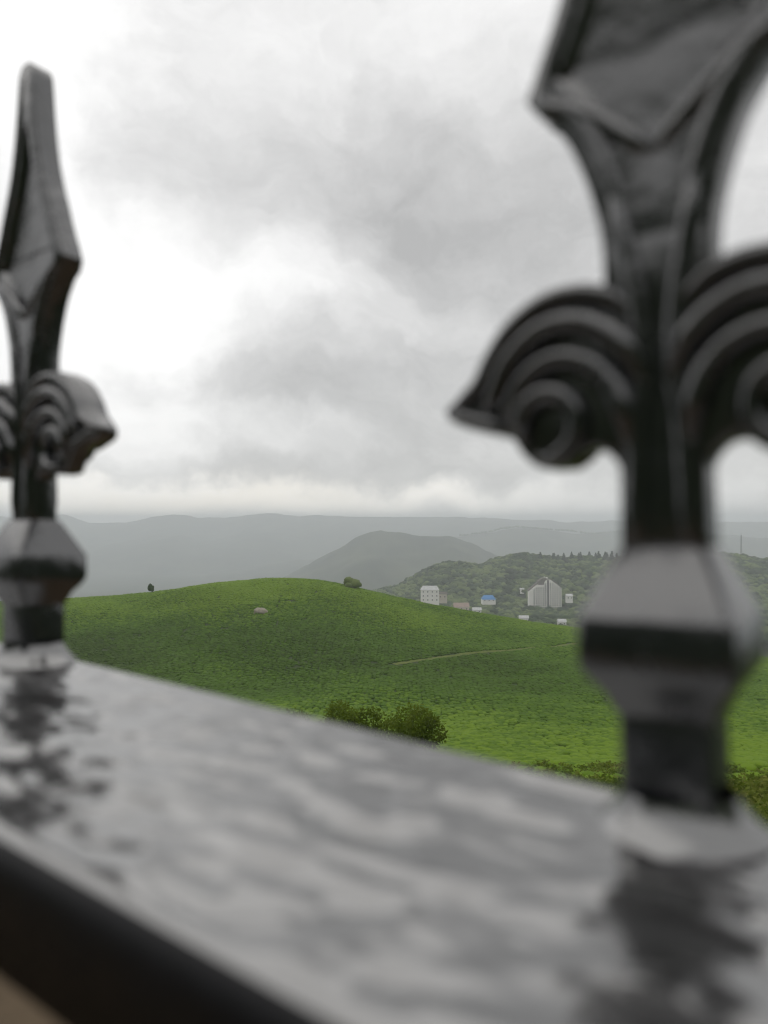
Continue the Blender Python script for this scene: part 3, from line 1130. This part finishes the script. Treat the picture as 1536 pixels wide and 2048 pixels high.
def rail_child(name, me, mat, M=RM, parent=None):
    o = link(name, me, mat)
    if parent is None:
        o.parent = railing
        o.matrix_local = Matrix.Translation(-railing.location) @ M
    else:
        o.parent = parent
    return o


def top_rail():
    """flat bar with rounded edges; its upper face carries a rippled film of rain water"""
    tt = np.concatenate([np.linspace(-0.6, -0.09, 40, endpoint=False), np.arange(-0.09, 0.45, 0.0011), np.linspace(0.45, 1.8, 120)])
    r_, th = 0.004, 0.016
    prof = []
    a = np.linspace(math.pi, math.pi / 2, 7)
    near = [(N0 + r_ + r_ * math.cos(q), -H - r_ + r_ * math.sin(q)) for q in a]
    top = [(n_, -H) for n_ in np.linspace(N0 + r_, N1 - 0.002, 66)[1:-1]]
    far = [(N1 - 0.002 + 0.002 * math.cos(q), -H - 0.002 + 0.002 * math.sin(q)) for q in np.linspace(math.pi / 2, 0, 5)]
    bottom = [(N1, -H - th), (N0, -H - th)]
    prof = np.array(near + top + far + bottom + [near[0]])
    n_, u_ = prof[:, 0], prof[:, 1]
    G_t = np.repeat(tt[:, None], len(prof), 1)
    G_n = np.repeat(n_[None, :], len(tt), 0)
    G_u = np.repeat(u_[None, :], len(tt), 0)
    mm_t, mm_n = G_t * 1000, G_n * 1000
    on = np.zeros(len(prof)); on[len(near):len(near) + len(top)] = 1
    on = np.convolve(on, np.hanning(7) / np.hanning(7).sum(), 'same') * (on > 0)
    wav = 0.9 * fbm(mm_t / 16 + mm_n / 40, mm_n / 8, 2, 21) + 0.34 * fbm(mm_t / 6 + mm_n / 14, mm_n / 4.0, 2, 33)
    rid = -np.abs(fbm(mm_t / 22 + 5, mm_n / 8, 2, 44)) * 0.9
    drops = np.zeros_like(wav)
    g = np.random.default_rng(11)
    for k in range(190):
        ct, cn, rr = g.uniform(-70, 420), g.uniform(N0 * 1000 + 6, N1 * 1000 - 4), g.choice([1.2, 1.8, 2.6, 3.6])*g.uniform(0.8, 1.2)
        q = ((mm_t - ct) ** 2 + (mm_n - cn) ** 2) / rr ** 2
        drops = np.maximum(drops, np.sqrt(np.clip(1 - q, 0, 1)) * rr * 0.34)
    G_u = G_u + on[None, :] * (1.15 * (wav + rid) + 0.35 * drops) * 0.001
    V = np.stack([G_t, G_n, G_u], -1).reshape(-1, 3)
    me = mesh_np('top_rail', V, grid_faces(len(tt), len(prof)))
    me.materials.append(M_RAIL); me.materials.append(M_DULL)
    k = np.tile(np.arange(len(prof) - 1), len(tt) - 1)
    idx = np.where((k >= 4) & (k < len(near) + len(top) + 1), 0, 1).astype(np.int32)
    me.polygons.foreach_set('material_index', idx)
    return me


rail_child('top_rail', top_rail(), M_RAIL)
# uprights under the rail and the lower rail
up = MB().box(-0.006, 0.006, -0.006, 0.006, -0.93, 0).mesh('upright')
for k in range(-2, 9):
    t_ = FIN_R + k * (FIN_L - FIN_R)
    if t_ < -0.5: continue
    o = rail_child('upright', up, M_PAINT, RM @ Matrix.Translation((t_, FIN_N - 0.02, -H - 0.016)))
rail_child('lower_rail', MB().box(-0.6, 1.8, FIN_N - 0.035, FIN_N - 0.005, -H - 0.96, -H - 0.945).mesh('lower_rail'), M_PAINT)


# ---- finial, in millimetres: x along the rail towards the viewer's right, z up, y through
def bevelled(mb, name, off, seg=2):
    me = mb.mesh(name)
    bm = bmesh.new(); bm.from_mesh(me)
    bmesh.ops.remove_doubles(bm, verts=bm.verts, dist=1e-4)
    ed = [e for e in bm.edges if len(e.link_faces) == 2 and e.calc_face_angle(0) > 0.6]
    bmesh.ops.bevel(bm, geom=ed, offset=off, segments=seg, profile=0.5, affect='EDGES', clamp_overlap=True)
    bm.to_mesh(me); bm.free()
    for p_ in me.polygons: p_.use_smooth = True
    return me


def loft_square(secs, mb):
    V, Fc = [], []
    for z, hx_, hy_ in secs:
        V += [(-hx_, -hy_, z), (hx_, -hy_, z), (hx_, hy_, z), (-hx_, hy_, z)]
    n_ = len(secs)
    Fc.append((3, 2, 1, 0)); Fc.append(tuple(4 * (n_ - 1) + k for k in range(4)))
    for j in range(n_ - 1):
        for k in range(4):
            Fc.append((4 * j + k, 4 * j + (k + 1) % 4, 4 * j + 4 + (k + 1) % 4, 4 * j + 4 + k))
    return mb.add(V, Fc)


def catmull(P, n_=10):
    P = np.array(P, float)
    Q = np.vstack([2 * P[0] - P[1], P, 2 * P[-1] - P[-2]])
    out = []
    for i in range(1, len(Q) - 2):
        for t in np.linspace(0, 1, n_, endpoint=False):
            out.append(0.5 * ((2 * Q[i]) + (-Q[i - 1] + Q[i + 1]) * t + (2 * Q[i - 1] - 5 * Q[i] + 4 * Q[i + 1] - Q[i + 2]) * t ** 2 + (-Q[i - 1] + 3 * Q[i] - 3 * Q[i + 1] + Q[i + 2]) * t ** 3))
    out.append(P[-1])
    return np.array(out)


def rib(mb, pts, y, r0, r1, flat=0.8, sgn=1):
    """rounded ridge following (x, z) points on the face at depth y"""
    C = catmull(pts, 7)
    n_ = len(C)
    tv = np.gradient(C, axis=0); tv /= np.linalg.norm(tv, axis=1)[:, None]
    V, Fc = [], []
    k_ = 8
    for i in range(n_):
        f = i / (n_ - 1)
        r_ = (r0 + (r1 - r0) * f) * min(1, 0.35 + 5 * f, 0.35 + 5 * (1 - f))
        nx, nz = -tv[i, 1], tv[i, 0]
        for k in range(k_):
            a = 2 * math.pi * k / k_
            V.append((C[i, 0] + nx * r_ * math.cos(a), y + r_ * flat * math.sin(a), C[i, 1] + nz * r_ * math.cos(a)))
    for i in range(n_ - 1):
        for k in range(k_):
            Fc.append((i * k_ + k, i * k_ + (k + 1) % k_, (i + 1) * k_ + (k + 1) % k_, (i + 1) * k_ + k))
    Fc.append(tuple(range(k_))); Fc.append(tuple((n_ - 1) * k_ + k for k in range(k_)))
    mb.add(V, Fc)


def merge(a, b):
    """b's geometry appended to mesh a"""
    bm = bmesh.new(); bm.from_mesh(a); bm.from_mesh(b); bm.to_mesh(a); bm.free()
    for p_ in a.polygons: p_.use_smooth = True
    return a


def leaf_mesh():
    half = catmull([(7.6, 74), (7.7, 84), (9.4, 92), (12.2, 99.5), (15.6, 104.5), (18.4, 107.6)], 4)
    up_ = catmull([(19.2, 109), (17.3, 113.5), (14.9, 119), (12.6, 125), (9.8, 132), (7.4, 140), (5.6, 150), (4.4, 160), (3.6, 164.5), (1.8, 166.8)], 4)
    rt = np.vstack([half, up_])
    outl = np.vstack([rt, rt[::-1] * np.array([-1, 1])])
    n_ = len(outl)
    inn = []
    for x, z in outl:
        sgn = 1 if x > 0 else -1
        if z < 95: inn.append((sgn * 0.15, 95.0))
        elif z > 150: inn.append((sgn * 0.15, 148 + (z - 150) * 0.05))
        else: inn.append((sgn * max(0.2, (abs(x) - 4.6) if z > 108 else (abs(x) - 4.2) * 0.95), z + (2.0 if z < 112 else 0)))
    inn = np.array(inn)
    mb = MB()
    yo, yi = 3.0, 1.3
    V, Fc = [], []
    for y in (-yo, yo): V += [(x, y, z) for x, z in outl]
    for y in (-yo, yo): V += [(x, y, z) for x, z in inn]
    for y in (-yi, yi): V += [(x * 0.86, y, z * 0.93 + 8.4) for x, z in inn]
    for i in range(n_):
        j = (i + 1) % n_
        Fc.append((i, j, n_ + j, n_ + i))                           # outer side
        Fc.append((i, 2 * n_ + i, 2 * n_ + j, j))                   # front rim
        Fc.append((n_ + i, n_ + j, 3 * n_ + j, 3 * n_ + i))         # back rim
        Fc.append((2 * n_ + i, 4 * n_ + i, 4 * n_ + j, 2 * n_ + j)) # recess walls
        Fc.append((3 * n_ + i, 3 * n_ + j, 5 * n_ + j, 5 * n_ + i))
    for i in range(n_ // 2 - 1):
        j = n_ - 1 - i
        Fc.append((4 * n_ + i, 4 * n_ + i + 1, 4 * n_ + j - 1, 4 * n_ + j))
        Fc.append((5 * n_ + i, 5 * n_ + j, 5 * n_ + j - 1, 5 * n_ + i + 1))
    Fc.append((0, n_ - 1, 2 * n_ - 1, n_))
    mb.add(V, Fc)
    me = bevelled(mb, 'spear_leaf', 0.7, 2)
    b2 = MB()
    pth = [(max(abs(x) - (2.0 if z > 106 else 3.4), 0.6), z) for x, z in rt[2:-3]]
    for y in (-2.7, 2.7):                                           # rounded rim round the recessed panel
        for sg in (-1, 1):
            rib(b2, [(sg * x, z) for x, z in pth[::3]], y, 1.9, 1.2, 0.75)
        for sg in (-1, 1):
            rib(b2, [(sg * 16.2, 108.0), (sg * 8.0, 102.4), (0, 95.0)], y, 1.5, 1.7, 0.75)
    return merge(me, b2.mesh('rim'))


def scroll_mesh(sg):
    pl = [(3.0, 74.5), (6.5, 77.2), (10.5, 78.6), (15.5, 78.6), (20, 77.2), (24, 74.4), (27.3, 70.6), (29.6, 66.8), (32.5, 64.2), (35.2, 62.7), (35.3, 61.0), (33.0, 59.4), (29.5, 58.3),
          (26.2, 57.5), (23.4, 56.5), (21.6, 53.8), (19.2, 51.7), (16.3, 51.0), (13.6, 51.9), (11.2, 53.4), (8.6, 53.4), (6.6, 51.6), (5.2, 49.0), (2.5, 49.0)]
    C = catmull(pl + [pl[0]], 3)[:-1]
    prof = [(sg * x, z) for x, z in C]
    mb = MB().prism(prof, -3.0, 3.0)
    me = bevelled(mb, 'scroll', 0.8, 2)
    r = MB()
    for y in (-3.2, 3.2):
        def P_(l): return [(sg * x, z) for x, z in l]
        rib(r, P_([(2.0, 72), (6.5, 75.4), (11, 77.0), (15.5, 77.0), (19.5, 75.6), (23, 73.2), (26, 69.6), (28.3, 65.8), (31, 63.6), (34, 62.2)]), y, 1.7, 1.3, 1.2)
        rib(r, P_([(1.5, 62), (4.5, 68), (9.5, 72.0), (15, 72.9), (20, 71.0), (23.6, 67.3), (25.8, 63.0), (28.0, 60.6)]), y, 2.3, 1.7, 1.35)
        rib(r, P_([(4.0, 53), (5.2, 60), (8.6, 65.4), (14.5, 67.6), (19.6, 65.7), (22.6, 61.6), (23.4, 57.6)]), y, 2.3, 1.7, 1.35)
        ring = [(16.4 + 4.6 * math.cos(a), 57.6 + 4.9 * math.sin(a)) for a in np.linspace(-0.6, 5.2, 14)]
        rib(r, P_(ring), y, 2.1, 1.8, 1.45)
        rib(r, P_([(34.2, 61.4), (30.5, 60.0), (27.0, 58.9), (24.4, 58.2)]), y, 1.3, 1.5, 1.0)
    return merge(me, r.mesh('rib'))


def finial():
    b = MB()
    loft_square([(0, 6, 6), (26, 6, 6)], b)
    body = bevelled(b, 'finial', 0.8, 2)
    nk = MB()
    loft_square([(36, 6.0, 3.6), (50, 5.9, 3.4), (66, 5.4, 3.2), (76, 7.2, 3.1), (84, 7.3, 3.0)], nk)
    nkm = bevelled(nk, 'neck', 0.6, 2)
    rb = MB()
    for y in (-3.1, 3.1):
        for s_ in (-1, 1):
            rib(rb, [(s_ * 3.6, 37), (s_ * 3.6, 46), (s_ * 3.1, 56), (s_ * 2.2, 64), (s_ * 2.8, 74), (s_ * 4.6, 84), (s_ * 6.0, 92)], y, 1.9, 1.6, 0.8)
    merge(body, nkm); merge(body, rb.mesh('r'))
    f = link('finial', body, M_PAINT)
    cb = MB()
    loft_square([(15.0, 6.1, 6.1), (18.6, 7.6, 7.6), (22.2, 10.4, 10.4), (29.2, 10.4, 10.4), (30.2, 9.8, 9.8), (38.6, 6.3, 5.0), (40.2, 5.2, 2.5)], cb)
    link('collar', bevelled(cb, 'collar', 1.3, 4), M_PAINT, f)
    prof = [(-0.6, 1.04, 1.04), (0.0, 1.0, 1.0), (0.7, 0.93, 0.95), (1.6, 0.84, 0.9), (2.8, 0.76, 0.84), (4.0, 0.70, 0.80), (5.0, 0.67, 0.78)]
    k_ = 40
    V, Fc = [], []
    for z, fx, fy in prof:                                          # lumpy weld bead drowned in rain water
        for k in range(k_):
            a = 2 * math.pi * k / k_
            w_ = 1 + 0.05 * math.sin(3 * a + 1)
            V.append((11.6 * fx * w_ * math.cos(a), min(11.6 * fx * w_ * math.sin(a), 7.9), z))
    for j_ in range(len(prof) - 1):
        for k in range(k_):
            Fc.append((j_ * k_ + k, j_ * k_ + (k + 1) % k_, (j_ + 1) * k_ + (k + 1) % k_, (j_ + 1) * k_ + k))
    link('weld_foot', MB().add(V, Fc).mesh('weld_foot', True), M_RAIL, f)
    link('spear_leaf', leaf_mesh(), M_PAINT, f)
    link('scroll', scroll_mesh(1), M_PAINT, f)
    link('scroll', scroll_mesh(-1), M_PAINT, f)
    return f


def place_finial(f, t, lean):
    x = -T
    z = (U + T * lean).normalized()
    y = z.cross(x).normalized()
    x = y.cross(z)
    o_ = T * t + Nn * FIN_N - U * H
    s = 0.001
    M = Matrix(((x.x * s, y.x * s, z.x * s, o_.x), (x.y * s, y.y * s, z.y * s, o_.y), (x.z * s, y.z * s, z.z * s, o_.z), (0, 0, 0, 1)))
    f.parent = railing
    f.matrix_local = Matrix.Translation(-railing.location) @ M


f1 = finial()
f2 = copy_tree(f1)
place_finial(f1, FIN_R, 0.045)
place_finial(f2, FIN_L, 0.027)
f1['label'] = 'large out of focus finial cut off by the frame'
f2['label'] = 'narrow finial with its whole spear in view'
